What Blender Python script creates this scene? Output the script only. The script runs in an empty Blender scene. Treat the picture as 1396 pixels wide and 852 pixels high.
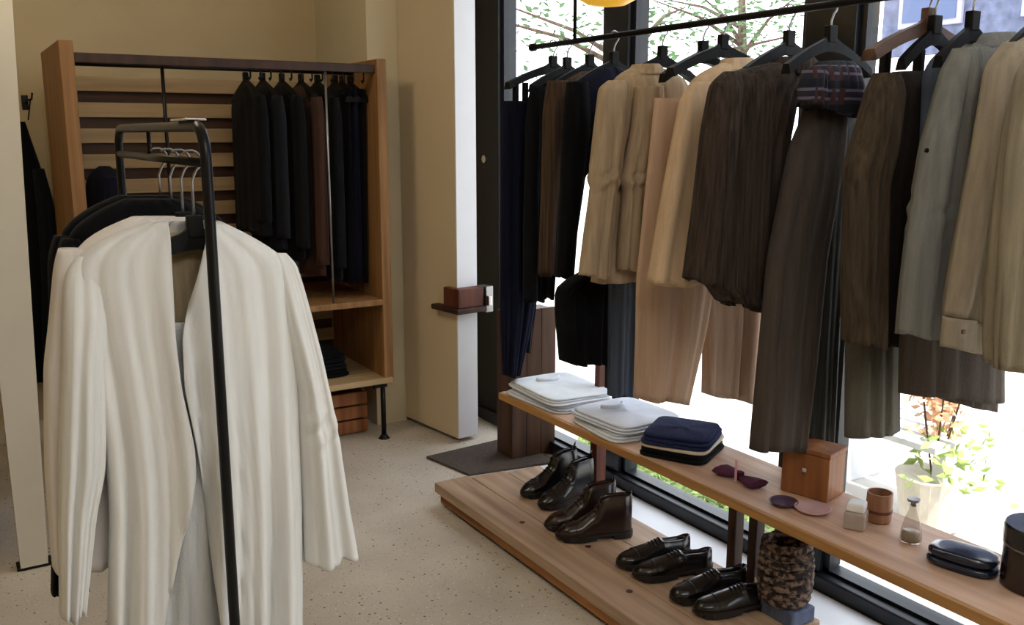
import bpy, bmesh, math, random
import numpy as np
from mathutils import Vector, Matrix
C = bpy.context.scene.collection
random.seed(4)
PI = math.pi
# ------------------------------------------------------------------ camera
F = 1265.; CX, CY = 698., 426.; HY = 182.; VX = -90.; H = 1.55
PITCH = math.atan((CY - HY) / F)
YAW = math.atan((CX - VX) * math.cos(PITCH) / F)
cam_d = bpy.data.cameras.new('camera'); cam = bpy.data.objects.new('camera', cam_d); C.objects.link(cam)
cam_d.sensor_width = 36; cam_d.lens = F / 1396 * 36; cam_d.clip_start = .05; cam_d.clip_end = 200
cam.location = (0, 0, H); cam.rotation_euler = (PI / 2 - PITCH, 0, -YAW)
sc = bpy.context.scene; sc.camera = cam
sc.view_settings.view_transform = 'Standard'; sc.view_settings.look = 'None'
sc.view_settings.gamma = 1; sc.view_settings.use_curve_mapping = False
sc.view_settings.exposure = -0.22
# ------------------------------------------------------------------ light
world = bpy.data.worlds.new('sky'); sc.world = world; world.use_nodes = True
bg = world.node_tree.nodes['Background']; bg.inputs[0].default_value = (.88, .94, 1, 1); bg.inputs[1].default_value = 5.0
def light(name, kind, loc, energy, color, size=1, aim=None, **k):
    d = bpy.data.lights.new(name, kind); d.energy = energy; d.color = color
    if kind == 'AREA': d.size = size
    for a, b in k.items(): setattr(d, a, b)
    o = bpy.data.objects.new(name, d); C.objects.link(o); o.location = loc
    if aim is not None: o.rotation_euler = (Vector(aim) - Vector(loc)).to_track_quat('-Z', 'Y').to_euler()
    return o
light('sun', 'SUN', (6, -6, 10), 5.0, (1, .94, .84), aim=(6 + .12 * 10, -6 + 5, 0), angle=.01)
light('unseen_fill', 'AREA', (.2, 3.4, 2.85), 17, (1, .82, .56), .5, aim=(.6, 4.2, 0))  # unseen area light added as warm fill towards the back wall
light('unseen_fill', 'AREA', (.6, .2, 2.85), 36, (1, .975, .94), 1.2, aim=(.9, 1.6, .8))  # unseen area light added to brighten the near rack and clothes

# ------------------------------------------------------------------ pixel helpers
_p, _y = PITCH, YAW
fw = np.array([math.sin(_y) * math.cos(_p), math.cos(_y) * math.cos(_p), -math.sin(_p)])
rt = np.array([math.cos(_y), -math.sin(_y), 0.]); up = np.cross(rt, fw); c0 = np.array([0, 0, H])
def ray(x, y): return fw + rt * (x - CX) / F - up * (y - CY) / F
def onz(x, y, z): d = ray(x, y); return Vector(c0 + d * (z - H) / d[2])
def onx(x, y, X): d = ray(x, y); return Vector(c0 + d * X / d[0])
def ony(x, y, Y): d = ray(x, y); return Vector(c0 + d * Y / d[1])

# ------------------------------------------------------------------ materials
def srgb(c):
    return tuple(((v / 255) / 12.92 if v / 255 < .04045 else ((v / 255 + .055) / 1.055) ** 2.4) for v in c)
def new_mat(name):
    m = bpy.data.materials.new(name); m.use_nodes = True
    return m, m.node_tree, m.node_tree.nodes['Principled BSDF']
def noise_mat(name, rgb, rough=.7, var=.15, scale=(8, 8, 8), detail=3, bump=.0, rgb2=None, contrast=None, metallic=0., spec=.4, bscale=None, sheen=0):
    m, nt, b = new_mat(name); N = nt.nodes; L = nt.links
    c = srgb(rgb); c2 = srgb(rgb2) if rgb2 else tuple(min(1, v * (1 + var)) for v in c)
    c1 = c if rgb2 else tuple(v * (1 - var) for v in c)
    tc = N.new('ShaderNodeTexCoord'); mp = N.new('ShaderNodeMapping'); mp.inputs['Scale'].default_value = scale
    L.new(tc.outputs['Object'], mp.inputs[0])
    n = N.new('ShaderNodeTexNoise'); n.inputs['Scale'].default_value = 1; n.inputs['Detail'].default_value = detail
    L.new(mp.outputs[0], n.inputs['Vector'])
    r = N.new('ShaderNodeValToRGB'); lo, hi = contrast or (.3, .7)
    r.color_ramp.elements[0].position = lo; r.color_ramp.elements[0].color = (*c1, 1)
    r.color_ramp.elements[1].position = hi; r.color_ramp.elements[1].color = (*c2, 1)
    L.new(n.outputs['Fac'], r.inputs[0]); L.new(r.outputs[0], b.inputs['Base Color'])
    b.inputs['Roughness'].default_value = rough; b.inputs['Metallic'].default_value = metallic
    b.inputs['Specular IOR Level'].default_value = spec
    if sheen: b.inputs['Sheen Weight'].default_value = sheen
    if bump:
        n2 = N.new('ShaderNodeTexNoise'); n2.inputs['Detail'].default_value = 4
        n2.inputs['Scale'].default_value = 1
        mp2 = N.new('ShaderNodeMapping'); mp2.inputs['Scale'].default_value = bscale or scale
        L.new(tc.outputs['Object'], mp2.inputs[0]); L.new(mp2.outputs[0], n2.inputs['Vector'])
        bp = N.new('ShaderNodeBump'); bp.inputs['Strength'].default_value = bump; bp.inputs['Distance'].default_value = .01
        L.new(n2.outputs['Fac'], bp.inputs['Height']); L.new(bp.outputs[0], b.inputs['Normal'])
    return m
def cloth(name, rgb, var=.18, stripe=70, rgb2=None, bump=.25):
    return noise_mat(name, rgb, .92, var, (stripe, stripe, 3), 3, bump, rgb2, spec=.12, bscale=(240, 240, 160), sheen=.03)
def wood(name, rgb, rgb2, axis='x', rough=.55):
    s = {'x': (1.5, 28, 28), 'y': (28, 1.5, 28), 'z': (28, 28, 1.5)}[axis]
    return noise_mat(name, rgb, rough, 0, s, 6, .15, rgb2, (.32, .68))
def plain(name, rgb, rough=.5, metallic=0., spec=.5):
    return noise_mat(name, rgb, rough, .06, (30, 30, 30), 2, 0, None, None, metallic, spec)
M = {}
M['plaster'] = noise_mat('cream plaster', (208, 188, 150), .85, .05, (3, 3, 3), 5, .08, bscale=(60, 60, 60))
M['pale_plaster'] = noise_mat('pale plaster', (214, 202, 172), .85, .04, (3, 3, 3), 5, .06, bscale=(60, 60, 60))
M['white_daylit'] = noise_mat('pale blue white with daylight', (232, 234, 240), .4, .02)  # window light on the floor strip and door end put into this white
M['white_paint'] = noise_mat('white paint', (218, 210, 192), .5, .03, (4, 4, 4), 3, .03)
M['door_paint'] = noise_mat('cream door paint', (214, 196, 164), .42, .03, (3, 3, 3), 3, .03)
M['ceiling'] = noise_mat('ceiling paint', (226, 222, 212), .9, .03)
M['unit_wood'] = wood('honey oak upright', (126, 88, 50), (164, 122, 76), 'z')
M['unit_slat'] = wood('honey oak slat', (164, 138, 100), (192, 164, 124), 'x')
M['unit_gap_shade'] = wood('backing board with gap shade', (56, 34, 20), (80, 50, 28), 'x')  # shade in the gaps between the slats put into this dark colour
M['shelf_wood'] = wood('oiled bench board', (186, 148, 124), (218, 182, 156), 'y', .5)
M['shelf_edge'] = wood('bench board edge', (150, 104, 56), (190, 142, 84), 'y', .5)
M['plat_wood'] = wood('worn platform board', (152, 126, 104), (192, 164, 140), 'y', .6)
M['plat_edge'] = wood('rough platform edge', (108, 68, 36), (188, 132, 82), 'y', .7)
M['red_wood'] = wood('reddish brown post', (74, 36, 26), (110, 58, 40), 'z')
M['dark_wood'] = wood('dark walnut', (46, 30, 24), (70, 46, 34), 'z')
M['brown_box'] = wood('brown crate wood', (62, 40, 28), (92, 62, 42), 'z')
M['amber_wood'] = wood('amber wood block', (122, 74, 40), (164, 106, 62), 'z')
M['black_metal'] = plain('black metal', (22, 22, 24), .35, .6)
M['frame_black'] = plain('black window frame', (26, 30, 36), .4, .2)
M['chrome'] = plain('bright chrome', (220, 220, 222), .18, 1.)
M['steel'] = plain('dull steel', (150, 150, 150), .35, .9)
M['hang_black'] = plain('black hanger', (12, 10, 10), .6, 0, .2)
M['hang_brown'] = wood('brown hanger wood', (70, 48, 34), (104, 76, 54), 'x')
M['leather'] = plain('black leather', (20, 18, 18), .22, 0, .6)
M['leather_brown'] = plain('dark brown leather', (38, 22, 18), .25, 0, .6)
M['sole'] = plain('shoe sole', (24, 20, 18), .6)
M['rubber'] = plain('black rubber', (18, 18, 18), .8)
M['lining'] = cloth('coat lining', (176, 158, 126))
M['mat_grey'] = noise_mat('grey door mat', (78, 68, 62), .95, .25, (120, 120, 120), 2, .4)
M['black'] = cloth('black cloth', (15, 15, 18)); M['navy'] = cloth('navy cloth', (20, 23, 40)); M['ink'] = cloth('ink cloth', (22, 24, 30))

def floor_mat():
    m, nt, b = new_mat('speckled concrete'); N = nt.nodes; L = nt.links
    tc = N.new('ShaderNodeTexCoord')
    n = N.new('ShaderNodeTexNoise'); n.inputs['Scale'].default_value = 2.2; n.inputs['Detail'].default_value = 6
    L.new(tc.outputs['Object'], n.inputs['Vector'])
    r = N.new('ShaderNodeValToRGB'); e = r.color_ramp.elements
    e[0].position = .3; e[0].color = (*srgb((184, 174, 162)), 1); e[1].position = .7; e[1].color = (*srgb((210, 202, 190)), 1)
    L.new(n.outputs['Fac'], r.inputs[0])
    prev = r.outputs[0]
    for sc_, th, col in ((46, .16, (96, 84, 76)), (110, .2, (140, 112, 92)), (80, .17, (232, 224, 212))):
        v = N.new('ShaderNodeTexVoronoi'); v.inputs['Scale'].default_value = sc_; L.new(tc.outputs['Object'], v.inputs['Vector'])
        rr = N.new('ShaderNodeValToRGB'); q = rr.color_ramp.elements
        q[0].position = th; q[0].color = (1, 1, 1, 1); q[1].position = th + .05; q[1].color = (0, 0, 0, 1)
        L.new(v.outputs['Distance'], rr.inputs[0])
        # only some of the cells carry a chip
        cc = N.new('ShaderNodeSeparateColor'); L.new(v.outputs['Color'], cc.inputs[0])
        gt = N.new('ShaderNodeMath'); gt.operation = 'GREATER_THAN'; gt.inputs[1].default_value = .7; L.new(cc.outputs[0], gt.inputs[0])
        mu = N.new('ShaderNodeMath'); mu.operation = 'MULTIPLY'; L.new(rr.outputs[0], mu.inputs[0]); L.new(gt.outputs[0], mu.inputs[1])
        mx = N.new('ShaderNodeMix'); mx.data_type = 'RGBA'; mx.inputs[7].default_value = (*srgb(col), 1)
        L.new(mu.outputs[0], mx.inputs[0]); L.new(prev, mx.inputs[6]); prev = mx.outputs[2]
    L.new(prev, b.inputs['Base Color']); b.inputs['Roughness'].default_value = .5; b.inputs['Specular IOR Level'].default_value = .35
    return m
M['floor'] = floor_mat()
def glass_mat(name, tint=(1, 1, 1), refl=.06):
    m = bpy.data.materials.new(name); m.use_nodes = True; nt = m.node_tree; N = nt.nodes; L = nt.links
    N.remove(N['Principled BSDF']); out = N['Material Output']
    t = N.new('ShaderNodeBsdfTransparent'); t.inputs[0].default_value = (*tint, 1)
    g = N.new('ShaderNodeBsdfGlossy'); g.inputs['Roughness'].default_value = .03
    lw = N.new('ShaderNodeLayerWeight'); lw.inputs[0].default_value = .5
    pw = N.new('ShaderNodeMath'); pw.operation = 'POWER'; pw.inputs[1].default_value = 5; L.new(lw.outputs['Facing'], pw.inputs[0])
    ma = N.new('ShaderNodeMath'); ma.operation = 'MULTIPLY_ADD'; ma.inputs[1].default_value = .6; ma.inputs[2].default_value = .03; L.new(pw.outputs[0], ma.inputs[0])
    mx = N.new('ShaderNodeMixShader'); L.new(ma.outputs[0], mx.inputs[0]); L.new(t.outputs[0], mx.inputs[1]); L.new(g.outputs[0], mx.inputs[2])
    L.new(mx.outputs[0], out.inputs[0]); return m
M['glass'] = glass_mat('window glass'); M['bottle_glass'] = glass_mat('bottle glass', (.8, .78, .76))
def emis(name, rgb, s):
    m, nt, b = new_mat(name); b.inputs['Base Color'].default_value = (*srgb(rgb), 1)
    b.inputs['Emission Color'].default_value = (*srgb(rgb), 1); b.inputs['Emission Strength'].default_value = s; return m
def plaid_mat():
    m, nt, b = new_mat('plaid flannel'); N = nt.nodes; L = nt.links
    tc = N.new('ShaderNodeTexCoord'); prev = None
    base = N.new('ShaderNodeRGB'); base.outputs[0].default_value = (*srgb((34, 32, 44)), 1); prev = base.outputs[0]
    for d, f, col in (('Z', 14, (96, 92, 112)), ('X', 10, (70, 42, 40)), ('Z', 5, (20, 20, 32))):
        w = N.new('ShaderNodeTexWave'); w.bands_direction = d; w.inputs['Scale'].default_value = f; w.inputs['Distortion'].default_value = .6
        L.new(tc.outputs['Object'], w.inputs['Vector'])
        r = N.new('ShaderNodeValToRGB'); r.color_ramp.elements[0].position = .7; r.color_ramp.elements[1].position = .8
        L.new(w.outputs['Fac'], r.inputs[0])
        mx = N.new('ShaderNodeMix'); mx.data_type = 'RGBA'; mx.inputs[7].default_value = (*srgb(col), 1)
        L.new(r.outputs[0], mx.inputs[0]); L.new(prev, mx.inputs[6]); prev = mx.outputs[2]
    L.new(prev, b.inputs['Base Color']); b.inputs['Roughness'].default_value = .95; return m
M['plaid'] = plaid_mat()

# ------------------------------------------------------------------ object helpers
def tag(o, label=None, cat=None, group=None, kind=None):
    if label: o['label'] = label
    if cat: o['category'] = cat
    if group: o['group'] = group
    if kind: o['kind'] = kind
    return o
def empty(name, loc, label, cat, group=None):
    o = bpy.data.objects.new(name, None); C.objects.link(o); o.location = loc; o.empty_display_size = .05
    return tag(o, label, cat, group)
def mesh_obj(name, verts, faces, m, parent=None, origin=None, smooth=False, bevel=0, solid=0):
    """verts in world space when parent/origin is given; stored relative to it"""
    off = Vector(origin) if origin is not None else (Vector(parent_loc(parent)) if parent else Vector((0, 0, 0)))
    me = bpy.data.meshes.new(name)
    me.from_pydata([tuple(Vector(v) - off) for v in verts], [], faces); me.update()
    bm = bmesh.new(); bm.from_mesh(me); bmesh.ops.recalc_face_normals(bm, faces=bm.faces)
    if bevel: bmesh.ops.bevel(bm, geom=list(bm.edges), offset=bevel, segments=2, affect='EDGES', profile=.5, clamp_overlap=True)
    bm.to_mesh(me); bm.free()
    if smooth:
        for p in me.polygons: p.use_smooth = True
    me.materials.append(m)
    o = bpy.data.objects.new(name, me); C.objects.link(o)
    if parent: o.parent = parent
    if not parent: o.location = off
    elif origin is not None: o.location = off - Vector(parent_loc(parent))
    if solid:
        s = o.modifiers.new('thickness', 'SOLIDIFY'); s.thickness = solid; s.offset = 0
    return o
def parent_loc(p):
    v = Vector(p.location)
    while p.parent: p = p.parent; v += Vector(p.location)
    return v
class G:
    def __init__(s): s.v = []; s.f = []
    def add(s, v, f):
        n = len(s.v); s.v += [Vector(a) for a in v]; s.f += [tuple(i + n for i in q) for q in f]; return s
    def box(s, a, b, rz=0, c=None):
        (x0, y0, z0), (x1, y1, z1) = a, b
        v = [Vector((x, y, z)) for x in (x0, x1) for y in (y0, y1) for z in (z0, z1)]
        if rz:
            c = Vector(c or ((x0 + x1) / 2, (y0 + y1) / 2, 0)); R = Matrix.Rotation(rz, 3, 'Z')
            v = [R @ (p - Vector((c.x, c.y, 0))) + Vector((c.x, c.y, 0)) for p in v]
        return s.add(v, [(0, 1, 3, 2), (4, 6, 7, 5), (0, 4, 5, 1), (2, 3, 7, 6), (0, 2, 6, 4), (1, 5, 7, 3)])
    def tube(s, pts, r, n=10, caps=True):
        pts = [Vector(p) for p in pts]; rs = r if isinstance(r, (list, tuple)) else [r] * len(pts)
        v = []; f = []; prev = None
        for i, p in enumerate(pts):
            t = (pts[min(i + 1, len(pts) - 1)] - pts[max(i - 1, 0)]).normalized()
            a = prev if prev is not None else (Vector((0, 0, 1)) if abs(t.z) < .9 else Vector((1, 0, 0)))
            a = (a - t * a.dot(t)).normalized(); prev = a; b = t.cross(a)
            v += [p + (a * math.cos(2 * PI * k / n) + b * math.sin(2 * PI * k / n)) * rs[i] for k in range(n)]
        for i in range(len(pts) - 1):
            for k in range(n):
                f.append((i * n + k, i * n + (k + 1) % n, (i + 1) * n + (k + 1) % n, (i + 1) * n + k))
        if caps: f += [tuple(range(n)), tuple(range(len(pts) * n - n, len(pts) * n))]
        return s.add(v, f)
    def lathe(s, c, prof, n=24, sx=1):
        v = []; f = []
        for r, z in prof: v += [(c[0] + r * math.cos(2 * PI * k / n) * sx, c[1] + r * math.sin(2 * PI * k / n), c[2] + z) for k in range(n)]
        for i in range(len(prof) - 1):
            for k in range(n): f.append((i * n + k, i * n + (k + 1) % n, (i + 1) * n + (k + 1) % n, (i + 1) * n + k))
        f += [tuple(range(n)), tuple(range(len(prof) * n - n, len(prof) * n))]
        return s.add(v, f)
    def prism(s, poly, d):
        """poly: 3D points, extruded by vector d"""
        n = len(poly); d = Vector(d)
        v = [Vector(p) for p in poly] + [Vector(p) + d for p in poly]
        return s.add(v, [tuple(range(n)), tuple(range(2 * n - 1, n - 1, -1))] + [(i, (i + 1) % n, n + (i + 1) % n, n + i) for i in range(n)])
    def obj(s, name, m, parent=None, **k): return mesh_obj(name, s.v, s.f, m, parent, **k)
def struct(name, g, m, **k):
    o = g.obj(name, m, **k); o['kind'] = 'structure'; return o
def copy_tree(o, parent=None, **mats):
    c = o.copy(); C.objects.link(c); c.parent = parent
    for ch in list(o.children): copy_tree(ch, c)
    return c

def loft(name, rows, m, parent, Y=None, seed=0, amp=.012, nf=5, n=64, nr=44, axis='x', solid=0, cap_top=True, grow=(.12, 1), lean=0, p=2.4, creases=()):
    """cloth shell. rows: (y, xL, xR, depth[, yR[, gapL, gapR]]) in picture pixels on the plane Y, or, if Y is None,
    rows (z, uL, uR, depth, cx, cy) in metres. Width runs along axis, folds push the cloth front and back."""
    rnd = random.Random(seed); R = []
    if amp > .0055: amp *= 1.45
    if Y is not None:
        for r in rows:
            y, xl, xr, d = r[:4]; yr = r[4] if len(r) > 4 and r[4] is not None else y
            a, b = ony(xl, y, Y), ony(xr, yr, Y)
            g = (ony(r[5], y, Y).x, ony(r[6], y, Y).x) if len(r) > 6 else (0, 0)
            R.append((a.z, b.z, a.x, b.x, d, g[0], g[1]))
        cyy = Y
    else:
        for r in rows: R.append((r[0], r[0], r[1], r[2], r[3], 0, 0))
        cyy = 0
    gap = Y is not None and len(rows[0]) > 6
    R = np.array(R, float); zz = (R[:, 0] + R[:, 1]) / 2; s0 = (zz - zz[0]) / (zz[-1] - zz[0])
    t = np.linspace(0, 1, nr) ** 1.15
    P = np.stack([np.interp(t, s0, R[:, k]) for k in range(7)], 1)
    for _ in range(2):
        Q = P.copy(); Q[1:-1] = (P[:-2] + 2 * P[1:-1] + P[2:]) / 4; P = Q
    fr = [(rnd.uniform(.7, 1.3) * nf * k, rnd.random(), rnd.uniform(-.14, .14), w) for k, w in ((.55, .5), (1, 1), (1.7, .45), (2.6, .2))]
    fb = [(a, b + .4, c, w) for a, b, c, w in fr]
    def fold(s, q, T): return sum(w * (1 - 2 * abs(math.sin(PI * (a * s + ph + c * q))) ** .8 + .25) for a, ph, c, w in T)
    v = []; f = []; h = n // 2; q4 = n // 4
    for i in range(nr):
        zl, zr, ul, ur, d, gl, gr = P[i]; w = ur - ul; cu = (ul + ur) / 2; q = t[i]
        A = amp * (grow[0] + (grow[1] - grow[0]) * min(1, q * 1.3))
        us = []
        if gap:
            for k in range(q4): us.append((gr + (ur - gr) * math.sin(k / q4 * PI / 2), -1))
            for k in range(h): us.append((cu + w / 2 * math.cos(k / h * PI), 1))
            for k in range(q4 + 1): us.append((ul + (gl - ul) * (1 - math.cos(k / q4 * PI / 2)), -1))
        else:
            for k in range(h): us.append((cu - w / 2 * math.cos(k / h * PI), -1))
            for k in range(h): us.append((cu + w / 2 * math.cos(k / h * PI), 1))
        for u, sd in us:
            s = min(1, max(0, (u - ul) / w)); e = abs(2 * s - 1)
            prof = max(0, 1 - e ** p) ** (1 / p)
            vv = sd * d / 2 * prof + fold(s, q, fr if sd < 0 else fb) * A * (.35 + .65 * prof)
            for cq, cs in creases: vv += cs * math.exp(-((q - cq) / .06) ** 2) * math.sin(2 * PI * (q * 12 + 1.4 * s + seed * .1)) * prof
            z = zl + (zr - zl) * s + A * .4 * math.sin(9 * s + seed) * (q > .97)
            if axis == 'x': v.append((u, cyy + vv + lean * q, z))
            else: v.append((vv + lean * q, u, z))
    m_ = len(v) // nr
    for i in range(nr - 1):
        for k in range(m_ - (1 if gap else 0)):
            f.append((i * m_ + k, i * m_ + (k + 1) % m_, (i + 1) * m_ + (k + 1) % m_, (i + 1) * m_ + k))
    if cap_top and not gap: f.append(tuple(range(m_)))
    if axis == 'y':
        off = parent_loc(parent); v = [Vector(a) + Vector((off.x, off.y, 0)) for a in v]
    return mesh_obj(name, v, f, m, parent, smooth=True, solid=solid or .0025)

# ------------------------------------------------------------------ room shell
WX = 2.5; YB = 5.22; X0 = -1.7; Y0 = -1.6; ZC = 2.9
struct('floor', G().box((X0 - .1, Y0 - .1, -.15), (2.56, YB + .1, 0)), M['floor'])
struct('ceiling', G().box((X0 - .1, Y0 - .1, ZC), (2.7, YB + .1, ZC + .2)), M['ceiling'])
struct('wall_back', G().box((X0, YB, 0), (2.6, YB + .12, ZC)), M['plaster'])
struct('wall_left', G().box((X0 - .12, Y0, 0), (X0, YB, ZC)), M['plaster'])
struct('wall_front', G().box((X0, Y0 - .12, 0), (2.6, Y0, ZC)), M['plaster'])
struct('wall_right', G().box((2.07, 4.52, 0), (2.6, YB, ZC)), M['plaster'])
struct('trim_1', G().box((1.893, 4.49, 0), (2.068, YB, ZC)), M['pale_plaster'])     # pilaster beside the unit
# pale wall end on the left, slightly tapered
a = (.112, 3.57); struct('trim_2', G().prism([(.262, 3.57, ZC), (.262, 3.57, 1.97), (.201, 3.57, .012), (.112, 3.57, .012), (.10, 3.57, ZC)], (0, .07, 0)), M['white_paint'])
struct('trim_3', G().box((.10, 3.575, 0), (.215, 3.64, .012)), M['black_metal'])
struct('baseboard_back', G().box((X0, YB - .015, 0), (1.89, YB, .09)), M['white_paint'])
struct('trim_4', G().box((2.165, Y0, 0), (2.425, 3.47, .012)), M['white_daylit'])      # floor before the window sill, window light put into its pale colour

# window wall: black sill, posts, head, panes
posts = [(4.14, 4.52), (3.10, 3.27), (1.98, 2.18), (.88, 1.06), (-.25, -.07), (-1.6, -1.4)]
struct('trim_5', G().box((2.43, Y0, 0), (2.56, 4.5, .066)), M['frame_black'], bevel=.006)
struct('trim_6', G().box((2.44, Y0, 2.72), (2.56, 4.5, ZC)), M['frame_black'])
for i, (a, b) in enumerate(posts):
    struct('trim_%d' % (7 + i), G().box((2.45, a, .066), (2.56, b, 2.72)), M['frame_black'], bevel=.004)
for i in range(5):
    y0, y1 = posts[i + 1][1], posts[i][0]
    w = struct('window_%d' % (i + 1), G().box((2.47, y0, .066), (2.50, y0 + .025, 2.72)).box((2.47, y1 - .025, .066), (2.50, y1, 2.72)).box((2.47, y0, .066), (2.50, y1, .078)).box((2.47, y0, 2.68), (2.50, y1, 2.72)), M['frame_black'])
    G().box((2.482, y0 + .02, .07), (2.488, y1 - .02, 2.685)).obj('pane', M['glass'], w)
# the brown timber lining on the far side of the nearest mullion pair
for i, (a, b) in enumerate(posts[1:3]):
    struct('trim_%d' % (14 + i), G().box((2.50, b - .01, .066), (2.60, b + .05, 2.72)), M['dark_wood'])

# cream door leaf, ajar, with dark lock box
A_, B_ = Vector((2.06, 4.485, 0)), Vector((2.124, 4.0, 0)); u_ = (B_ - A_).normalized(); n_ = Vector((-u_.y, u_.x, 0))
door = G().prism([A_ + Vector((0, 0, .022)), B_ + Vector((0, 0, .022)), B_ + n_ * .125 + Vector((0, 0, .022)), A_ + n_ * .125 + Vector((0, 0, .022))], (0, 0, 2.6)).obj('door_1', M['door_paint'], bevel=.004, origin=A_)
door['kind'] = 'structure'
G().prism([B_ + n_ * .002 + Vector((0, 0, .024)) + u_ * .001, B_ + n_ * .123 + Vector((0, 0, .024)) + u_ * .001, B_ + n_ * .123 + Vector((0, 0, .024)) + u_ * .006, B_ + n_ * .002 + Vector((0, 0, .024)) + u_ * .006], (0, 0, 2.59)).obj('edge_strip', M['white_daylit'], door)  # added strip, window light on the door end put into its colour
D = lambda s, o, z: B_ - u_ * s + n_ * o + Vector((0, 0, z))
def dbox(s0, s1, o0, o1, z0, z1): return G().prism([D(s0, o0, z0), D(s1, o0, z0), D(s1, o1, z0), D(s0, o1, z0)], (0, 0, z1 - z0))
dz = ony(630, 408, 4.0).z
dbox(-.06, .07, -.03, .125, dz - .035, dz + .06).obj('lock_box', M['red_wood'], door, bevel=.004)
dbox(-.075, .16, -.045, .135, dz - .062, dz - .0355).obj('door_handle', M['dark_wood'], door, bevel=.005)
dbox(-.065, .01, .136, .18, dz - .07, dz + .06).obj('latch_plate', M['steel'], door, bevel=.002)
dbox(-.085, -.066, .136, .158, dz - .035, dz + .015).obj('latch_bolt', M['chrome'], door, bevel=.003)
k = G().tube([(2.44, 4.24, 1.42), (2.42, 4.24, 1.42)], .02, 14).obj('trim_18', M['chrome']); k['kind'] = 'structure'

# ------------------------------------------------------------------ hangers
def make_hanger(loc, label, group, m, axis='x', width=.43, drop=.10, bar=False, th0=.016):
    e = empty('clothes_hanger', loc, label, 'hanger', group); x, y, z = loc
    def T(u, v, w): return (x + u, y + v, z + w) if axis == 'x' else (x + v, y + u, z + w)
    top = []; bot = []; N_ = 14
    for i in range(N_ + 1):
        s = -1 + 2 * i / N_; a = abs(s)
        top.append((s * width / 2, -drop + .022 - .075 * a ** 1.35 + (.018 * max(0, 1 - a * 6))))
        bot.append((s * width / 2, -drop - .014 - .078 * a ** 1.5 + .012 * a))
    v = []; f = []
    for (u1, w1), (u2, w2) in zip(top, bot):
        th = .009 + th0 * abs(u1) / (width / 2)
        v += [T(u1, -th * .6, w1), T(u1, th * .6, w1), T(u2, th, w2), T(u2, -th, w2)]
    for i in range(N_):
        for k in range(4): f.append((i * 4 + k, i * 4 + (k + 1) % 4, i * 4 + 4 + (k + 1) % 4, i * 4 + 4 + k))
    f += [(0, 1, 2, 3), (N_ * 4, N_ * 4 + 1, N_ * 4 + 2, N_ * 4 + 3)]
    mesh_obj('shoulder_bar', v, f, m, e, smooth=False)
    a_, b_ = T(-.016, -.011, -drop + .01), T(.016, .011, -drop + .056)
    G().box(tuple(map(min, a_, b_)), tuple(map(max, a_, b_))).obj('neck_block', m, e, bevel=.003)
    pts = [T(0, 0, -drop + .02), T(0, 0, -.045)]
    for i in range(9):
        an = -PI * .5 + i / 8 * PI * 1.25
        pts.append(T(.021 * math.cos(an) * 1.0, 0, .0 + .021 * math.sin(an) - .004))
    pts[2] = T(.006, 0, -.03)
    G().tube(pts, .0028, 8).obj('hook', M['steel'], e, smooth=True)
    if bar:
        G().tube([T(-width * .42, 0, -drop - .075), T(width * .42, 0, -drop - .075)], .006, 8).obj('trouser_bar', m, e, smooth=True)
    return e
def dup_hanger(src, loc, label, group=None):
    c = copy_tree(src); c.location = loc; c['label'] = label
    if group: c['group'] = group
    return c

# ------------------------------------------------------------------ window hanging rail
RX, RZ = 2.15, 1.90
rail = empty('hanging_rail', (RX, 2.2, RZ), 'dark thin hanging rail running along in front of the tall windows', 'rail')
G().tube([(RX, 3.345, RZ), (RX, -.4, RZ)], .011, 14).obj('bar', M['hang_black'], rail, smooth=True)
G().tube([(RX, 3.36, RZ), (RX, 3.335, RZ)], .016, 14).obj('end_cap', M['hang_black'], rail, smooth=True)
for y in (3.05, 1.2): G().tube([(RX, y, RZ), (RX, y, ZC)], .007, 10).obj('ceiling_rod', M['hang_black'], rail, smooth=True)

GW = 'dark hangers on the window rail'
hb = make_hanger((RX, 3.20, RZ), 'black hanger at the far end of the window rail, over navy trousers', GW, M['hang_black'])
def hang(Y, lab, brown=False, small=False):
    global hsm
    if small:
        if hsm is None:
            hsm = make_hanger((RX, Y, RZ), lab, GW, M['hang_black'], width=.24, drop=.118, th0=.006); return hsm
        return dup_hanger(hsm, (RX, Y, RZ), lab, GW)
    global hin
    if hin is None:
        hin = make_hanger((RX, Y, RZ), lab, GW, M['hang_black'], width=.34, drop=.112, th0=.008); return hin
    return dup_hanger(hin, (RX, Y, RZ), lab, GW)
hin = None; hsm = None
def garment(name, Y, label, cat, group=None, x=RX, z=RZ): return empty(name, (x, Y, z), label, cat, group)
GR = 'clothes on the window rail'
def seam_line(parent, pts, r, m, name): return G().tube(pts, r, 6).obj(name, m, parent, smooth=True)
def buttons(parent, Y, pts, m, r=.008, off=.03):
    for i, (px, py) in enumerate(pts):
        p = ony(px, py, Y - off); G().tube([p, p + Vector((0, -.005, 0))], r, 12).obj('button', m, parent)

# 1 navy trousers, far end
t = garment('trousers', 3.20, 'long navy trousers clipped at the far end of the window rail', 'trousers', GR)
loft('leg', [(138, 684, 742, .04), (200, 684, 742, .06), (350, 683, 738, .06), (430, 683, 728, .06), (512, 686, 708, .05)], M['navy'], t, 3.20, 1, .008, 3)
loft('leg', [(150, 694, 750, .03), (300, 692, 745, .05), (480, 692, 722, .05)], M['black'], t, 3.235, 2, .008, 3)
for x in (703, 716, 729):
    p = ony(x, 130, 3.19); G().box((p.x - .009, p.y - .012, p.z - .06), (p.x + .009, p.y + .012, p.z + .05)).obj('clip', M['hang_black'], t, bevel=.003)
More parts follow.
